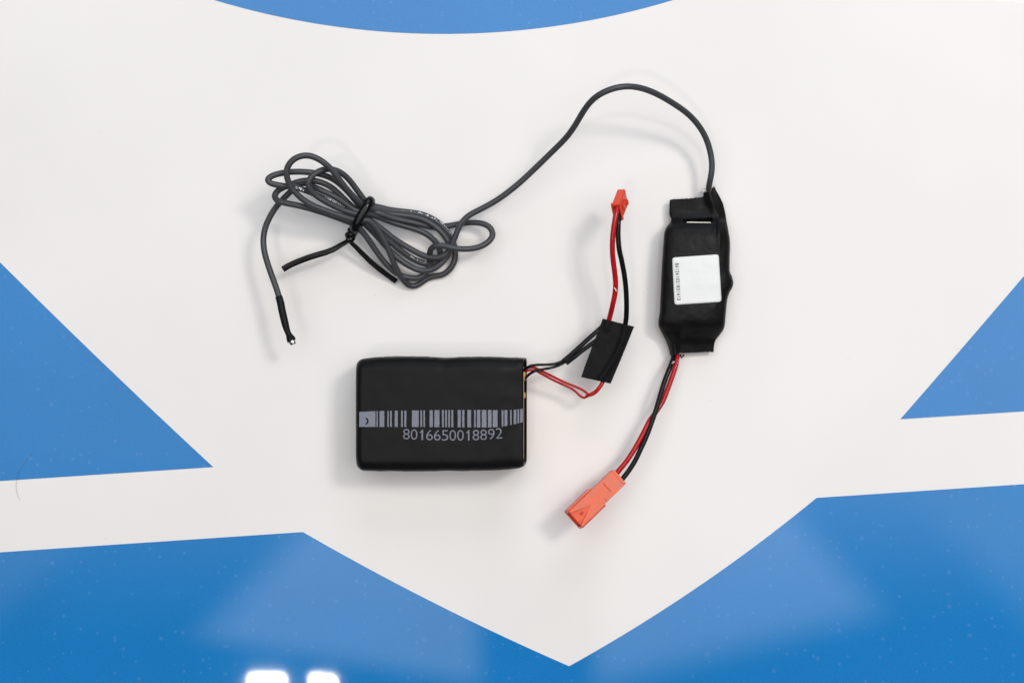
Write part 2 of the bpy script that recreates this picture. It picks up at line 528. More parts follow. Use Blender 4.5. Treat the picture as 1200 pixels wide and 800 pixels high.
# leads from the pack to the tape
wire("thin_black_wire", [(604,440,13),(611,436,14),(616,432,15),(622,428.6,16),(630,427.4,16),(640,427.2,15.5),(650,426.2,15),(658,423.4,14.5),(668,417,14)], .47, M_black_wire, battery, org=BORG)
wire("thin_black_wire", [(604,456,12),(610,450,13),(614,445,14),(619,439.5,15),(626,435,16),(634,432.8,16),(645,431,15),(654,428.2,14.5),(661,424.8,14.2),(672,418,14)], .47, M_black_wire, battery, org=BORG)
wire("thin_red_wire", [(604,442,12),(611,436,13),(616,432,14.2),(621,430.2,14.6),(628,431.2,14),(635,434.6,13.5),(647,440.6,12.5),(660,447,11.5),(672,452,11),(680,455.4,11),(685.5,458.6,11),(689.5,462,11.3),(694,463,11.8)], .42, M_thin_red, battery, org=BORG)
wire("thin_red_wire", [(604,446,12),(611,440,13),(615,436,14),(620,433.6,14.4),(627,434,14),(635,438,13.2),(648,445,12),(660,450.6,11),(669,454.8,10.5),(675,459,10.2),(679.5,463.4,10.2),(684,465.8,10.6),(689,464,11.2),(694,461,11.8)], .42, M_thin_red, battery, org=BORG)
wire("red_wire", [(686.5,464.2,11.4),(691,462.6,11.8),(697,459.6,12.2),(702,454.4,12.8),(705.5,449,12.6),(708,443,12.2),(712,432,12.1),(716,420,12.1)], .72, M_red_wire, battery, org=BORG, scale=lambda t: .62+.38*ramp(t, 0, .25))
wire("shrink_sleeve", [(660,423,14.6),(668,416.4,14.4),(680,405.6,14.2),(692,394.6,13.4),(703,385,12.6),(710,379,12.2)], .80, M_black_wire, battery, org=BORG)
wire("shrink_sleeve", [(663.4,425.6,13.6),(672,418.9,13.4),(684,409.4,13.0),(695,401.6,12.5),(706,393.5,12.1)], .80, M_black_wire, battery, org=BORG)
wire("black_wire", [(723,410,12),(728,396,12),(731.5,386,12.4),(733.6,374,13.7),(734.2,358,15.6),(733.6,340,17),(731.6,322,18.4),(728.6,306,19.6),(725.6,292,20.6),(724.4,278,21.4),(724.4,266,21.8),(724.8,259,21.6),(725.4,252,20.8)], .88, M_black_wire, battery, org=BORG)
rw, _ = wire("red_wire", [(710,386,11.6),(712.4,379,11.9),(714.8,370.6,13.2),(718,357,16),(720.6,344,17.4),(721.4,332,18.6),(720.2,318,19.8),(718.4,304,21),(717.6,290,22.2),(718.2,276,23.2),(719.8,263,23.8),(721.6,252,23.6),(723.4,243,23)], .90, M_red_wire, battery, org=BORG)
# pale nick in the red insulation
V = []; Q = []
for i, (a, b) in enumerate([(719.6,337.2),(721.2,338.2),(721.8,340.2),(722.6,341)]):
    for s in (-.55, .55): 
        p = at(a+s*.6, b-s, 18.95); V.append(p)
for i in range(3): Q.append((2*i, 2*i+1, 2*i+3, 2*i+2))
mesh_obj("insulation_nick", V, Q, M_glue, battery, org=BORG)

# black tape flag folded over the splices
def tape():
    c = [(706.4,373.2),(743.2,382.6),(715.6,449.4),(680.8,441.6)]
    NU, NV = 44, 60
    top = []; bot = []
    ridge = [(733.5,379,0),(731.5,390,0),(727,404,0),(720,419,0),(712.5,431,0),(704,444,0)]
    rp = catmull([Vector((a, b, 0)) for a, b, _ in ridge], 10)
    r2 = [Vector((713.8-i*.38, 373+i*1.5, 0)) for i in range(9)]
    r3 = [Vector((700+i*1.2, 388-i*1.1+0, 0)) for i in range(-6, 12)]
    for j in range(NV+1):
        for i in range(NU+1):
            u, v = i/NU, j/NV
            ax = c[0][0]+(c[1][0]-c[0][0])*u; ay = c[0][1]+(c[1][1]-c[0][1])*u
            bx = c[3][0]+(c[2][0]-c[3][0])*u; by = c[3][1]+(c[2][1]-c[3][1])*u
            px, py = ax+(bx-ax)*v, ay+(by-ay)*v
            px += .8*math.sin(math.pi*v)*(u-.5)*.6
            p2 = Vector((px, py, 0))
            d = min((p2-q).length for q in rp)
            z = 13.35+1.15*math.exp(-(d/3.6)**2)
            d2 = min((p2-q).length for q in r2)
            z += .75*math.exp(-(d2/3.8)**2)
            d3 = min((p2-q).length for q in r3)
            z += .18*math.exp(-(d3/5.0)**2)
            z += .45*noise.noise(Vector((px*.06, py*.06, 2.2)))+.12*noise.noise(Vector((px*.2, py*.2, 6.2)))
            z += .5*ramp(u, .78, 1)*-.8
            jit = .25*noise.noise(Vector((px*.9, py*.9, 7))) if (i in (0, NU) or j in (0, NV)) else 0
            top.append(at(px+jit, py+jit, z)); bot.append(at(px+jit, py+jit, z-.42-1.5*math.exp(-(d/3.4)**2)))
    n = (NU+1)*(NV+1); V = top+bot; Q = []
    def id(i, j): return j*(NU+1)+i
    for j in range(NV):
        for i in range(NU):
            Q.append((id(i,j), id(i+1,j), id(i+1,j+1), id(i,j+1)))
            Q.append((n+id(i,j), n+id(i,j+1), n+id(i+1,j+1), n+id(i+1,j)))
    for i in range(NU):
        Q.append((id(i,0), n+id(i,0), n+id(i+1,0), id(i+1,0)))
        Q.append((id(i,NV), id(i+1,NV), n+id(i+1,NV), n+id(i,NV)))
    for j in range(NV):
        Q.append((id(0,j), id(0,j+1), n+id(0,j+1), n+id(0,j)))
        Q.append((id(NU,j), n+id(NU,j), n+id(NU,j+1), id(NU,j+1)))
    mesh_obj("tape_flag", V, Q, M_tape, battery, org=BORG)
tape()

def frame_matrix(o, X, Y, Z):
    return Matrix(((X.x, Y.x, Z.x, o.x), (X.y, Y.y, Z.y, o.y), (X.z, Y.z, Z.z, o.z), (0, 0, 0, 1)))
def lbox(bm, x0, x1, y0, y1, z0, z1):
    """box in mm in the local frame"""
    bmesh.ops.create_cube(bm, size=1, matrix=Matrix.Translation(((x0+x1)/2000, (y0+y1)/2000, (z0+z1)/2000)) @ Matrix.Diagonal(((x1-x0)/1000, (y1-y0)/1000, (z1-z0)/1000, 1)))

# small plug at the end of the battery leads: local x = along the plug, y = thin way, z = wide way
A = Vector((.27, .64, -.72)).normalized()
N = Vector((.95, .05, .30)); N = (N-A*N.dot(A)).normalized()
Wd = A.cross(N).normalized()
org = at(721.6, 243.6, 23.2)
Mx = frame_matrix(org, A, N, Wd)
bm = bmesh.new()
lbox(bm, 0.9, 9.6, -1.35, 1.35, -1.1, 4.7)       # slim body
lbox(bm, 0, 1.3, -1.6, 1.6, -1.4, -.55)          # rear flange: a frame round the two wire mouths
lbox(bm, 0, 1.3, -1.6, 1.6, 4.3, 5.4)
lbox(bm, 0, 1.3, -1.6, -1.05, -.6, 4.4)
lbox(bm, 0, 1.3, 1.05, 1.6, -.6, 4.4)
lbox(bm, 0, 1.1, -1.1, 1.1, 1.55, 2.1)           # web between the mouths
bmesh.ops.transform(bm, matrix=Mx, verts=bm.verts)
plug = bm_obj("plug", bm, M_conn_red, battery, bevel=.00022, org=BORG)
bm = bmesh.new()
lbox(bm, 2.6, 6.4, 1.3, 2.0, .8, 3.0); lbox(bm, 5.6, 6.5, 1.3, 2.7, .8, 3.0)
bmesh.ops.transform(bm, matrix=Mx, verts=bm.verts)
bm_obj("latch", bm, M_conn_red, plug, bevel=.0002, org=BORG)
bm = bmesh.new()
lbox(bm, 2.0, 8.6, 1.3, 1.6, -.8, .1); lbox(bm, 2.0, 8.6, 1.3, 1.6, 3.7, 4.5)
bmesh.ops.transform(bm, matrix=Mx, verts=bm.verts)
bm_obj("side_rail", bm, M_conn_red, plug, bevel=.0001, org=BORG)

# ------------------------------------------------------------------ module with probe cable
module = thing("sensor_module", "black shrink-wrapped electronic module with white label, coiled grey probe cable and coral plug", "sensor module", at(815, 322, 0))
MORG = module.location.copy()
Ltab = [(216,785.6),(226,785.4),(234,784.8),(244,784.4),(252,784.6),(257,786.6),(261,785.2),(266,781),(272,778.6),(285,777.4),(310,775.6),(340,774.2),(365,773),(378,771.4),(384,772.4),(392,776.6),(402,781.4),(410,784),(417,785.4)]
Rtab = [(216,837.6),(222,838.8),(229,842.6),(238,847),(248,849.6),(258,851.4),(270,853.6),(284,855.6),(305,855.2),(318,855.4),(324,857.8),(331,859.4),(337,858.2),(343,854.8),(352,852.2),(368,850.6),(381,849.4),(387,847.4),(393,843),(398,839),(404,837),(417,836)]
MTH = 11.0
def mod_T(py):    # upper face height
    return interp([(216,4.3),(232,4.4),(246,4.7),(255,5.6),(262,8.4),(270,10.3),(282,MTH),(310,MTH+.3),(345,MTH+.2),(368,MTH),(380,10.2),(390,7.4),(398,4.9),(404,3.9),(417,3.6)], py)
def mod_B(py):    # underside height
    return interp([(216,2.6),(246,2.4),(258,1.4),(272,.4),(370,.3),(388,.8),(398,1.6),(404,2.0),(417,2.0)], py)
def top_cut(px):  # ragged upper end of the sleeve, photo y
    y = interp([(784,234.6),(790,233.4),(800,233.0),(812,231.8),(819.5,230.6),(821.0,229.6),(822.4,226.0),(826,224.0),(830,221.6),(836,219.6),(840,219.4)], px)
    return y+.7*noise.noise(Vector((px*.55, 1.7, 0)))+.3*noise.noise(Vector((px*2.1, 5.7, 0)))
def bot_cut(px):
    y = interp([(784,416.6),(790,416.8),(794,415.2),(797,413.6),(806,413.6),(820,412.8),(834,412.2),(838,412.2)], px)
    return y+.9*noise.noise(Vector((px*.5, 8.7, 0)))+.4*noise.noise(Vector((px*1.9, 3.3, 0)))
def mod_relief(px, py):
    """extra height (mm) of the upper face: tubes round the cables, wrinkles, crimp ridges"""
    e = 0.0
    # tube over the grey cable
    cxx = interp([(216,832),(230,833.5),(245,838),(262,843)], py)
    e += 2.5*math.exp(-((px-cxx)/7.0)**2)*(1-ramp(py, 232, 268))
    # tube over the power wires
    cxb = interp([(384,782.5),(400,787.5),(417,791)], py)
    e += 3.2*math.exp(-((px-cxb)/6.2)**2)*ramp(py, 386, 402)
    # crimp ridges
    rid = math.sin(px*2.55+.6*math.sin(px*.23))
    e += .085*rid*(1-ramp(py, 243, 252))*(1-ramp(px, 812, 826))
    e += .085*rid*ramp(py, 397, 402)*ramp(px, 794, 800)
    # pinched folds beside the slot
    e -= 1.3*math.exp(-(((px-789)/5)**2+((py-259)/4)**2))
    e += .55*math.exp(-(((px-843)/3.0)**2+((py-276)/14)**2))
    e -= .5*math.exp(-(((px-838)/3.0)**2+((py-262)/10)**2))
    e += .5*math.exp(-(((px-798)/3.5)**2+((py-392)/9)**2))
    e -= .45*math.exp(-(((px-806)/5)**2+((py-396)/6)**2))
    e += .22*noise.noise(Vector((px*.06, py*.06, 4.4)))+.09*noise.noise(Vector((px*.19, py*.19, 1.4)))
    return e
def mod_top(px, py):
    """height (mm) of the upper face away from the rounded sides"""
    l, r = interp(Ltab, py), interp(Rtab, py)
    u = max(-.999, min(.999, (px-(l+r)/2)/((r-l)/2)))
    n = 3.7 - .9*(1-ramp(py, 245, 275)) - .9*ramp(py, 382, 402)
    T, B = mod_T(py), mod_B(py)
    h = (1-abs(u)**n)**(1/n)
    return (T+B)/2+(T-B)/2*h+mod_relief(px, py)*h

def build_module():
    rows = 210; cols = 190
    V = []; Q = []
    def slot(px, py):
        lo = interp([(800,258.6),(803,257.6),(810,256.6),(822,255.6),(832,254.8),(835.5,254.6)], px)
        hi = interp([(800,259.2),(805,261.2),(812,261.6),(824,261.9),(833,261.7),(835.5,259.5)], px)
        return 800 < px < 835.5 and lo < py < hi
    pix = []
    for j in range(rows+1):
        v = j/rows
        ring = []
        # upper half left -> right, then lower half right -> left
        for side in (0, 1):
            for i in range(cols):
                u = -math.cos(math.pi*i/cols) if side == 0 else math.cos(math.pi*i/cols)
                u = .55*u+.45*((2*i/cols-1) if side == 0 else (1-2*i/cols)) if abs(u) < 1 else u
                # pixel row: follows the ragged cut lines at both ends
                guess = 811.7+u*26.6
                y0, y1 = top_cut(guess), bot_cut(guess)
                if side == 1: y0 += .8; y1 -= .8
                py = y0+(y1-y0)*v
                l, r = interp(Ltab, py), interp(Rtab, py)
                px = (l+r)/2+(r-l)/2*u
                n = 3.7 - .9*(1-ramp(py, 245, 275)) - .9*ramp(py, 382, 402)
                T, B = mod_T(py), mod_B(py)
                h = max(0.0, 1-abs(u)**n)**(1/n)
                mid = (T+B)/2
                if side == 0: z = mid+(T-B)/2*h+mod_relief(px, py)*h
                else: z = mid-(T-B)/2*h
                V.append(at(px, py, z)); pix.append((px, py, side))
    m = 2*cols
    for j in range(rows):
        for k in range(m):
            l = (k+1) % m
            ids = (j*m+k, j*m+l, (j+1)*m+l, (j+1)*m+k)
            cxm = sum(pix[q][0] for q in ids)/4; cym = sum(pix[q][1] for q in ids)/4
            if pix[ids[0]][2] == 0 and pix[ids[2]][2] == 0 and slot(cxm, cym): continue
            Q.append(ids)
    for i in range(cols):        # close both ends along the ragged cut
        q = [i, i+1, (2*cols-i-1) % m, (2*cols-i) % m]
        q = [k for n_, k in enumerate(q) if k not in q[:n_]]
        if len(q) > 2:
            Q.append(tuple(q)); Q.append(tuple(rows*m+k for k in q[::-1]))
    return mesh_obj("sleeve", V, Q, M_shrink2, module, org=MORG)
build_module()

# pale circuit board edge seen in the slot
V = []; Q = []
for i in range(13):
    px = 805+28*i/12; py = 260.4+.5*i/12
    for dy, dz in ((-.6, 0), (.6, 0), (.6, -1.2), (-.6, -1.2)):
        V.append(at(px, py+dy, 7.0+dz))
for i in range(12):
    for k in range(4): Q.append((4*i+k, 4*i+(k+1)%4, 4*i+4+(k+1)%4, 4*i+4+k))
Q += [(0,1,2,3), (48,51,50,49)]
mesh_obj("circuit_board", V, Q, M_board, module, smooth=False, org=MORG)

# white label, slightly turned; rounded corners, follows the sleeve
LC = [(787.6,301.8),(842.2,298.0),(845.6,353.6),(790.4,357.2)]
def lab(u, v, dz=0.0):
    x = (LC[0][0]*(1-u)+LC[1][0]*u)*(1-v)+(LC[3][0]*(1-u)+LC[2][0]*u)*v
    y = (LC[0][1]*(1-u)+LC[1][1]*u)*(1-v)+(LC[3][1]*(1-u)+LC[2][1]*u)*v
    z = sum(mod_top(x+a, y+b) for a in (-4, 0, 4) for b in (-7, 0, 7))/9
    return at(x, y, max(z, mod_top(x, y))+.10+dz)
def build_label():
    n = 26; r = .055
    bm = bmesh.new(); g = {}
    for j in range(n+1):
        for i in range(n+1):
            u, v = i/n, j/n
            # squeeze the grid into a rounded square
            cu = min(max(u, r), 1-r); cv = min(max(v, r), 1-r)
            du, dv = u-cu, v-cv; d = math.hypot(du, dv)
            if d > r: u, v = cu+du/d*r, cv+dv/d*r
            g[i, j] = bm.verts.new(lab(u, v))
    for j in range(n):
        for i in range(n):
            try: bm.faces.new((g[i,j], g[i,j+1], g[i+1,j+1], g[i+1,j]))
            except ValueError: pass
    ex = bmesh.ops.extrude_face_region(bm, geom=list(bm.faces))
    bmesh.ops.translate(bm, vec=(0, 0, -.00008), verts=[e for e in ex["geom"] if isinstance(e, bmesh.types.BMVert)])
    return bm_obj("label", bm, M_label, module, smooth=True, org=MORG)
label = build_label()
# serial number, read downwards along the label's left side
num = "861261021831413"
for i, ch in enumerate(num):
    v0 = .125+.795*i/15; v1 = v0+.795/15*.74
    if ch == '1': v0 += .008; v1 -= .010
    def mp(a, b, v0=v0, v1=v1):
        return lab(.056+.082*b, v0+(v1-v0)*a, .035)
    digit(label, ch, mp, M_ink, org=MORG, thin=.022)

# probe cable: one continuous run, module -> coil -> probe
def tie_pt(u, z): return (436-21*u, 239+26*u, z)
run = [(833.6,244,3.8),(832.2,234,4.0),(831,226,4.8),(830.6,219,7.0),(832.8,208,8.6),(834.4,195,9.2),(832.4,178,10),(826.4,160,11.6),(817,145,14),(805,132.6,17),(790,122,20.4),(772,111.4,24),(755,104.4,27),(738,101.4,29.6),(722,103,30.6),(706,109,30),(694,117.4,28),(684,130,25),(674,147,21.4),(663,162,18),(646,179,14.6),(626,198.4,12),(610,213.4,10.6),(595,225.6,9.8),(580,236,9),(563,245.4,8.6),(548,253.4,8.4),(539,264,8.2),(534,276,7.6),(530,286,7),(526,294,6.8),(519,300,6.6),(508,302.2,6.2),(495,299,5.6),(478,290,5.2),(462,280,5.6),(447,268,6)]
run += [tie_pt(.50,6.3)]
# L5: low left loop
run += [(416,245,6.6),(407,237,6.4),(398,228,6.2),(388,219.4,6),(376,213.6,6),(364,211.4,6),(352,212.6,5.8),(343,215.4,5.6),(333,219.4,5.4),(325,224,5.4),(321.8,230,5.8),(325,235,6.4),(333,237.6,6.8),(345,240,6.8),(360,243.6,6.4),(378,249,6.2),(395,255,6.2),(408,260,6.2)]
run += [tie_pt(.92,6.3)]
# Re, then the small loop that sticks out on the right, then back
run += [(421,267.6,6),(428,275.6,5.5),(437,288.6,4.6),(446,301.4,3.8),(455,312.2,3.2),(465,320.6,2.9),(477,325,2.9),(490,326,2.9),(498,321,2.9),(502.6,314,2.9),(504,306,3.8),(503.6,298,5.8),(505,291.6,8.2),(511,287.8,9.6),(520,288,10),(531,290.6,10),(545,292,9.2),(560,290,8.4),(571,284.6,7.8),(577.4,276,7),(575,267.6,6.4),(567,262.4,5.8),(555,260.8,5),(542,261.8,4),(530,264,3.2),(519,265.4,3),(509,266.4,3.8),(499,264.6,5.2),(485,261,6.4),(470,258,7),(458,255,7.4),(446,250.6,7.8),(438,247.6,7.4)]
run += [tie_pt(.36,6.4)]
# L3: long flat left loop
run += [(419,238,6.8),(411,228.4,7),(402,219,7.2),(393,211.6,7.4),(383,206.4,7.8),(370,203,8.2),(355,201.4,8.6),(340,201.6,8.8),(328,203.4,9.2),(318,206.6,9.8),(313.8,210.8,10),(317,214.6,10),(325,216.8,9.6),(336,218.4,9),(346,219.6,8.2),(356,222.6,7.6),(368,227.2,7),(380,232.8,6.8),(392,239.4,6.6),(404,246,6.5)]
run += [tie_pt(.68,6.3)]
# Rg round to Rb
run += [(432,266.6,5.8),(445,280.4,5),(457,293.6,4.8),(468,303.8,4.8),(482,313,4.8),(495,317.4,4.8),(507,315.4,4.8),(517.6,308,4.7),(524.6,299,4.6),(527,290,4.6),(524.6,282,5),(517,271.6,5.6),(507.6,263.6,6),(497,257.6,6.3),(485,254.2,6.4),(470,252.2,6.5),(455,250,6.8),(445,246.6,7.5)]
run += [tie_pt(.20,8.3)]
# L1: the tall loop
run += [(424,239.6,9.2),(417,233,10.4),(408,223.6,11.6),(400,213.6,12.6),(392,203,13.2),(383,193.4,13.8),(373,186.4,14),(362,182.4,14),(351,183.4,14),(342,188.6,13.8),(337,196,13.2),(335.8,204,12.6),(338,213,11.6),(343,222,10.6),(350,229.6,9.8),(358,236,9.2),(368,241.6,8.8),(380,246.4,8.6),(393,251,8.5),(405,254.8,8.5)]
run += [tie_pt(.76,8.4)]
# Rf, bottom turn, outer turn, Ra
run += [(431,257.6,8.7),(438.6,264.4,8.5),(446,274,8),(452.6,286,7.4),(457.6,298,6.6),(462,309.6,5.6),(467,320,4.2),(473,328.6,2.6),(479.6,334.4,1.4),(487,334.8,1.0),(494,331,1.0),(501,326,1.1),(510,323.4,1.3),(519.6,321.4,1.6),(527.6,315,2),(532.4,306.4,2.4),(533.6,297,2.6),(532.4,288,2.8),(528.4,278,3),(521,267.6,3.8),(511,259,4.8),(500,253.2,5.4),(488,249.8,5.6),(470,247.6,5.8),(457,246,6),(446,243.2,6.2)]
run += [tie_pt(.06,6.4)]
# L2: the inner upper loop
run += [(427.6,235,7.4),(421,226.4,8),(413,215.4,8.6),(405,206.4,9.2),(396,200.6,9.8),(387,198.2,10.2),(378,199.2,10.6),(369,203.6,10.8),(363,210,10.8),(361.4,217,10.4),(364.4,223.4,9.8),(371,229.6,9.2),(380,235.2,8.9),(392,241.6,8.6),(404,247.2,8.4)]
run += [tie_pt(.56,8.4)]
# Rh round to Rc
run += [(430.6,261.6,7.4),(442,271.6,6.8),(455,281.6,6),(468,292.2,5),(480,301,4),(492,307.2,3.2),(503,309.2,2.8),(511,306.6,2.4),(515.8,300,2.4),(514.8,291,3),(509.6,282.6,4),(500,274.4,5),(487,268.6,5.5),(472,264.4,6),(457,259.6,6.2),(445,254.6,6.8)]
run += [tie_pt(.40,8.3)]
# tail to the probe
run += [(416,246.4,8),(405,238.4,7.9),(393,231,7.6),(382,225.4,7.2),(372,221,6.4),(364,217.4,5),(356.4,214.6,3.8),(349,217,3.2),(341,224,2.8),(332,233,2.4),(324,242,1.8),(316.4,254,1.2),(310.8,267,.8),(308.6,280,.8),(309.6,294,1.2),(314,310,1.6),(319.6,326,2.2),(325,341,2.8),(328.4,353.6,3.2)]
def coil_lift(px):       # the coil's left side stands off the table
    return 12.0*ramp(500-px, 0, 165) if px < 500 else 0.0
run = [(a, b, z+coil_lift(a)) for a, b, z in run]
cpath = smooth_path(catmull([at(*p) for p in run], 7), 6)
CR = .00104
V, Q = sweep(cpath, circle(CR, 16))
mesh_obj("cable", V, Q, M_cable, module, org=MORG)

# white lettering on the jacket, too small to read: short strokes that follow the cable
def screen(p):
    k = PX*(CAM_H-p.z)/CAM_H
    return p.x/k+600, 400-p.y/k
scr = [screen(p) for p in cpath]
cf = frames(cpath, Vector((0, 0, 1)))
def jacket_print(ia, ib, phi, seed, wid=.55, dens=.75):
    rnd = random.Random(seed); V = []; Q = []
    # arc length positions
    s = 0.0; L = [0.0]
    for i in range(ia, ib): s += (cpath[i+1]-cpath[i]).length; L.append(s)
    def pt(t, ang):
        t = max(0, min(s*.9999, t))
        for k in range(len(L)-1):
            if L[k] <= t <= L[k+1]: break
        f = (t-L[k])/max(1e-9, L[k+1]-L[k]); p = cpath[ia+k].lerp(cpath[ia+k+1], f)
        _, a, b = cf[ia+k]
        return p+(a*math.sin(ang)+b*math.cos(ang))*(CR+.00003)
    t = 0.0
    while t < s:
        w = rnd.choice((.00018, .00018, .0003, .00045)); g = rnd.choice((.00022, .00022, .0005))
        if rnd.random() < dens:
            h0 = rnd.choice((-.5, -.5, -.1)); h1 = rnd.choice((.5, .5, .1))
            b0 = len(V)
            for q in range(3):
                ang = phi+wid*(h0+(h1-h0)*q/2)
                V.append(pt(t, ang)); V.append(pt(t+w, ang))
            for q in range(2): Q.append((b0+2*q, b0+2*q+1, b0+2*q+3, b0+2*q+2))
        t += w+g
    o = mesh_obj("cable_lettering", V, Q, M_print, module, smooth=False, org=MORG)
    o["kind"] = "stuff"
def nearest(px, py, lo, hi):
    return min(range(lo, hi), key=lambda i: (scr[i][0]-px)**2+(scr[i][1]-py)**2)
def seg_index(a, b):   # sample index of control point closest to this one in the list
    k = min(range(len(run)), key=lambda i: abs(run[i][0]-a)+abs(run[i][1]-b))
    return min(k*7, len(cpath)-1)
def lettering(p, q, phi, seed, wid=.55, dens=.75):
    i, j = seg_index(*p), seg_index(*q)
    if i > j: i, j = j, i; phi = -phi if False else phi
    jacket_print(i, j, phi, seed, wid, dens)
lettering((470,247.6), (511,259), .35, 3, .5)
lettering((511,259), (528.4,278), .75, 4, .5, .95)
lettering((376,231), (404,246), -.55, 5, .8, .98)
lettering((346,219.6), (356,222.6), .1, 6, .8, 1.0)
lettering((480,301), (503,309.2), -.4, 7, .4, .6)

# probe: black shrink over the cable end, steel tip
tipz = 3.4+12
pp = catmull([at(*p) for p in [(326.6,347,3.0+12),(328.6,354,3.2+12),(330.6,364,tipz),(333.4,376,tipz),(336.4,387,tipz),(339,393,tipz),(342,399.4,tipz)]], 8)
def prof_scale(t): return interp([(0,1.12),(.03,1.22),(.35,1.26),(.55,1.22),(.70,1.02),(.80,1.04),(.93,1.50),(1,1.52)], t)
V, Q = sweep(pp, circle(CR*.98, 18), scale=prof_scale)
probe = mesh_obj("probe_sleeve", V, Q, M_shrink2, module, org=MORG)
d = (pp[-1]-pp[-3]).normalized()
pt = [pp[-1]-d*.0006+d*(.0019*i/6) for i in range(7)]
V, Q = sweep(pt, circle(.00125, 18), scale=lambda t: 1.0 if t < .8 else .9)
tip = mesh_obj("steel_tip", V, Q, M_steel, probe, org=MORG)
side = d.cross(Vector((0, 0, 1))).normalized()
V, Q = sweep([pt[-1]-d*.0011+side*.0002, pt[-1]+d*.00004+side*.0002], [(x, y+.00118) for x, y in circle(.00016, 8)], F=[(d, side, Vector((0,0,1)))]*2)
mesh_obj("tip_slit", V, Q, M_black_wire, probe, org=MORG)

# power leads and their plug
wire("black_wire", [(790,403,3.0),(790,412,3.4),(788.8,420,4.6),(785.6,429,6.6),(782,438,7.4),(778,449,8),(774,462,8.6),(769.4,478,9),(764,493.6,9.4),(758,510,9.8),(751,525.4,10.2),(744,540,10.4),(737,551,10.6),(730.4,559.6,10.8),(723,568,11)], .88, M_black_wire, module, org=MORG)
wire("red_wire", [(792,403,2.8),(793,412,3.0),(793.2,420,3.8),(791.6,429,5),(788.8,438,5.4),(783,454,6),(776.6,470,6.6),(769,482,7.6),(761.4,492.6,8.6),(753,509,9.6),(745,523.6,10.2),(735,539,10.6),(725.6,550.6,10.8),(717,560,11)], .90, M_red_wire, module, org=MORG)
# milky glue left on the wires and at the cable exit
def blob(pts, r, seed, name="glue_bead", mat=M_glue):
    bm = bmesh.new(); rnd = random.Random(seed)
    for (a, b, z) in pts:
        ret = bmesh.ops.create_icosphere(bm, subdivisions=2, radius=r*.001*rnd.uniform(.7, 1.2), matrix=Matrix.Translation(at(a, b, z)))
        for v in ret["verts"]: v.co += Vector((noise.noise(v.co*2500), noise.noise(v.co*2500+Vector((5,0,0))), noise.noise(v.co*2500+Vector((0,7,0)))))*.0004
    return bm_obj(name, bm, mat, module, smooth=True, org=MORG)
blob([(822.4,224.8,5.0),(824.6,223.4,5.2),(827.2,222.8,5.6)], .62, 1)
blob([(832.6,218.8,6.4),(834.6,217.8,6.0),(836.6,218.2,5.4),(829.2,220.8,6.4)], .60, 2)
blob([(785.8,418.4,4.0),(785.2,421,4.0),(785.6,423.6,4.4)], .36, 3)
blob([(794.8,421.4,5.2),(794,425,5.4),(792.4,428.4,5.8)], .26, 4)
blob([(789.4,424,6.5),(787.6,425.6,6.8)], .2, 5)
blob([(797.6,416.6,3),(799,418.6,2.6),(800.6,416.2,3)], .30, 6, "shrink_shred", M_shrink2)

# plug housing: x = from wire end to mating end, y = across, z = up
A = Vector((-.715, -.640, .27)).normalized()
Y = Vector((0, 0, 1)).cross(A).normalized()
Z = A.cross(Y).normalized()
if Z.z < 0: Z = -Z; Y = -Y
o0 = at(726.8, 557.8, 13.6)            # middle of the upper edge at the wire end
Mx = frame_matrix(o0, A, Y, Z)
LEN, HW, HW2, HT = 21.6, 3.22, 3.72, 5.0
bm = bmesh.new()
# rear block
lbox(bm, 1.0, 12.5, -HW, HW, -HT, 0)
lbox(bm, 0, 1.1, -HW, HW, -.9, -.012); lbox(bm, 0, 1.1, -HW, HW, -HT+.012, -HT+.9)
lbox(bm, 0, 1.1, -HW+.01, -HW+.8, -HT+.88, -.88); lbox(bm, 0, 1.1, HW-.8, HW-.01, -HT+.88, -.88); lbox(bm, 0, 1.1, -.4, .4, -HT+.88, -.88)
# front shell: floor, two sides (the upper plate follows below)
lbox(bm, 10.8, 12.0, -HW2+.88, HW2-.88, -HT+.48, -.5)
bmesh.ops.bevel(bm, geom=list(bm.edges), offset=.00016, segments=2, affect='EDGES')
# upper plate with the sunken triangle at the mating end
def q(x, y, z): return bm.verts.new((x/1000, y/1000, z/1000))
zt, zs, zb = .10, -.85, -1.1
BL, BR, FL, FR = q(10.6,-HW2+.35,zt), q(10.6,HW2-.35,zt), q(LEN,-HW2+.35,zt), q(LEN,HW2-.35,zt)
ap, B1, B2 = q(14.2,0,zt), q(LEN,-2.75,zt), q(LEN,2.75,zt)
b1, b2 = q(LEN-.15,-2.55,zs), q(LEN-.15,2.55,zs)
for f in ((FL,BL,ap,B1), (BL,BR,ap), (BR,FR,B2,ap), (ap,b2,b1), (B1,ap,b1), (B2,b2,ap)): bm.faces.new(f)
fl, fr, bl, br = q(LEN,-HW2,zt-.4), q(LEN,HW2,zt-.4), q(10.6,-HW2,zt-.4), q(10.6,HW2,zt-.4)
fl2, fr2, bl2, br2 = q(LEN,-HW2,zb), q(LEN,HW2,zb), q(10.6,-HW2,zb), q(10.6,HW2,zb)
for f in ((FL,fl,bl,BL), (FR,BR,br,fr), (fl,fl2,bl2,bl), (fr,br,br2,fr2), (BL,bl,bl2,br2,br,BR), (fl2,fr2,br2,bl2)): bm.faces.new(f)
bm.faces.new((FL,B1,b1,b2,B2,FR,fr,fr2,fl2,fl))
bmesh.ops.transform(bm, matrix=Mx, verts=bm.verts)
housing = bm_obj("plug_housing", bm, M_conn_orange, module, org=MORG)
bm = bmesh.new()
lbox(bm, 5.5, 6.15, -2.1, 1.3, -.02, .48)          # moulded catch bar
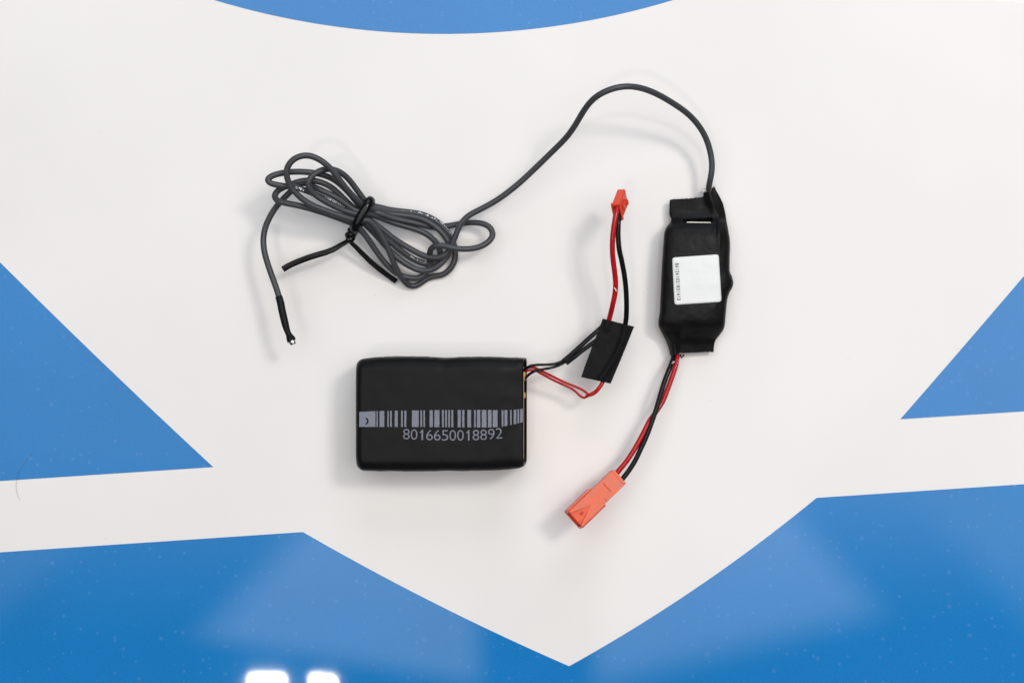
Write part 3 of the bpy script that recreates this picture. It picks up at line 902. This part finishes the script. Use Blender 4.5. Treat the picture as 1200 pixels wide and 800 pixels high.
lbox(bm, 6.1, 10.7, -1.5, 2.35, -.02, .12); lbox(bm, 8.8, 9.4, 1.6, 3.1, -.02, .30)
bmesh.ops.transform(bm, matrix=Mx, verts=bm.verts)
bm_obj("catch", bm, M_conn_orange, housing, bevel=.00008, org=MORG)
bm = bmesh.new()
EW = HW2+.28
lbox(bm, 10.4, LEN+.1, -EW, EW, -HT-.5, -HT+.5)
lbox(bm, 10.4, LEN+.1, -EW, -EW+.95, -HT+.48, -.40); lbox(bm, 10.4, LEN+.1, EW-.95, EW, -HT+.48, -.40)
bmesh.ops.transform(bm, matrix=Mx, verts=bm.verts)
bm_obj("shell_wall", bm, M_conn_red, housing, bevel=.00012, org=MORG)
# moulded oval mark in the triangle
bm = bmesh.new()
bmesh.ops.create_cone(bm, cap_ends=True, segments=20, radius1=.00062, radius2=.00052, depth=.0003,
    matrix=Mx @ Matrix.Translation((.0185, .0001, -.0003)) @ Matrix.Rotation(math.radians(-5.4), 4, 'Y') @ Matrix.Diagonal((1.25, .8, 1, 1)))
bm_obj("moulded_mark", bm, M_conn_dark, housing, org=MORG)
bm = bmesh.new()
lbox(bm, 12.2, 20.6, -2.6, 2.6, -HT+.7, -HT+1.2)
bmesh.ops.transform(bm, matrix=Mx, verts=bm.verts)
bm_obj("cavity_floor", bm, M_conn_dark, housing, org=MORG)

# ------------------------------------------------------------------ twist tie round the coil
TL = coil_lift(425)
tie = thing("twist_tie", "glossy black twist tie wrapped around the coiled grey cable", "twist tie", at(425, 252, 0))
TORG = tie.location.copy()
c3 = at(425.2, 252.2, 7.35+TL)
ud = (at(415, 265, 7.35+TL)-at(436, 239, 7.35+TL)).normalized()
zd = Vector((0, 0, 1)); bd = zd.cross(ud).normalized()
ring = []
for i in range(64):
    a = 2*math.pi*i/64; cc, ss = math.cos(a), math.sin(a)
    e = 2/2.6
    ring.append(c3+ud*(.0060*math.copysign(abs(cc)**e, cc))+zd*(.0034*math.copysign(abs(ss)**e, ss))+bd*(.0011*cc))
cen = c3
F = []
for i, p in enumerate(ring):
    t = (ring[(i+1) % 64]-ring[i-1]).normalized(); n = (p-cen); n = (n-t*n.dot(t)-bd*n.dot(bd)*.9).normalized(); n = (n-t*n.dot(t)).normalized()
    F.append((t, t.cross(n), n))
V, Q = sweep(ring, circle(.00150, 16, .00105), F=F, closed=True)
mesh_obj("wrap_loop", V, Q, M_tie, tie, org=TORG)
# twisted knot
k0 = at(415.6, 265.4, 6.2+TL); k1 = at(408.4, 281.0, 4.2+TL)
ax = (k1-k0).normalized(); s1 = ax.cross(zd).normalized(); s2 = ax.cross(s1)
for ph in (0, math.pi):
    path = [k0.lerp(k1, i/24)+(s1*math.cos(ph+i/24*2.6*math.pi)+s2*math.sin(ph+i/24*2.6*math.pi))*.00095 for i in range(25)]
    V, Q = sweep(path, circle(.00112, 14, .00095))
    mesh_obj("twisted_knot", V, Q, M_tie, tie, org=TORG)
# flat ends: ribbon with a wire core down the middle
def ribbon(w, t, core, n=9):
    P = []
    for i in range(n):      # upper side
        x = -w+2*w*i/(n-1); y = t+core*math.exp(-(x/(w*.32))**2)
        P.append((x, y if 0 < i < n-1 else t*.5))
    for i in range(n-1, -1, -1):
        x = -w+2*w*i/(n-1); y = -t-core*math.exp(-(x/(w*.32))**2)
        P.append((x, y if 0 < i < n-1 else -t*.5))
    return [(x*.001, y*.001) for x, y in P]
path = catmull([at(a, b, z+TL) for a, b, z in [(411.6,277,4.6),(407,282.6,4.6),(399,287.4,4.6),(391,292,4.8),(382,295.6,5),(371,298.8,5),(360,302.4,5),(348,307,5),(338,311.6,5),(331.4,315.6,5)]], 6)
def tilted(path, f):
    F = frames(path, zd); out = []
    for i, (t, a, b) in enumerate(F):
        g = f(i/(len(F)-1)); out.append((t, a*math.cos(g)+b*math.sin(g), b*math.cos(g)-a*math.sin(g)))
    return out
V, Q = sweep(path, ribbon(.98, .22, .36, 13), F=tilted(path, lambda t: .75*(1-ramp(t, 0, .7))+.25), scale=lambda t: 1.1-.05*t)
mesh_obj("tail", V, Q, M_tie, tie, smooth=False, org=TORG)
path = catmull([at(a, b, z+TL) for a, b, z in [(407.6,280,3.4),(410.6,283.4,3.2),(416,288.4,2.4),(424,296.4,1.2),(434,306.2,0),(445,315.4,-1.4),(456,323.6,-2.8),(464.4,329.6,-3.8)]], 6)
V, Q = sweep(path, ribbon(.92, .16, .42, 13), F=tilted(path, lambda t: .25-.35*ramp(t, 0, .5)), scale=lambda t: .75+.25*ramp(t, 0, .6))
mesh_obj("tail", V, Q, M_tie, tie, smooth=False, org=TORG)

# ------------------------------------------------------------------ stray hair on the table
hp = catmull([at(a, b, z) for a, b, z in [(37,532,.25),(30,540.6,.3),(23.6,550,.35),(19.6,561,.35),(19,572,.3),(20.8,580,.25),(23.6,586.4,.2)]], 8)
V, Q = sweep(hp, circle(.000035, 6))
hair = mesh_obj("hair", V, Q, M_hair, None, org=at(22, 560, 0))
hair.location = at(22, 560, 0)
hair["label"] = "thin curved dark hair lying across the edge of the left blue wedge"; hair["category"] = "hair"
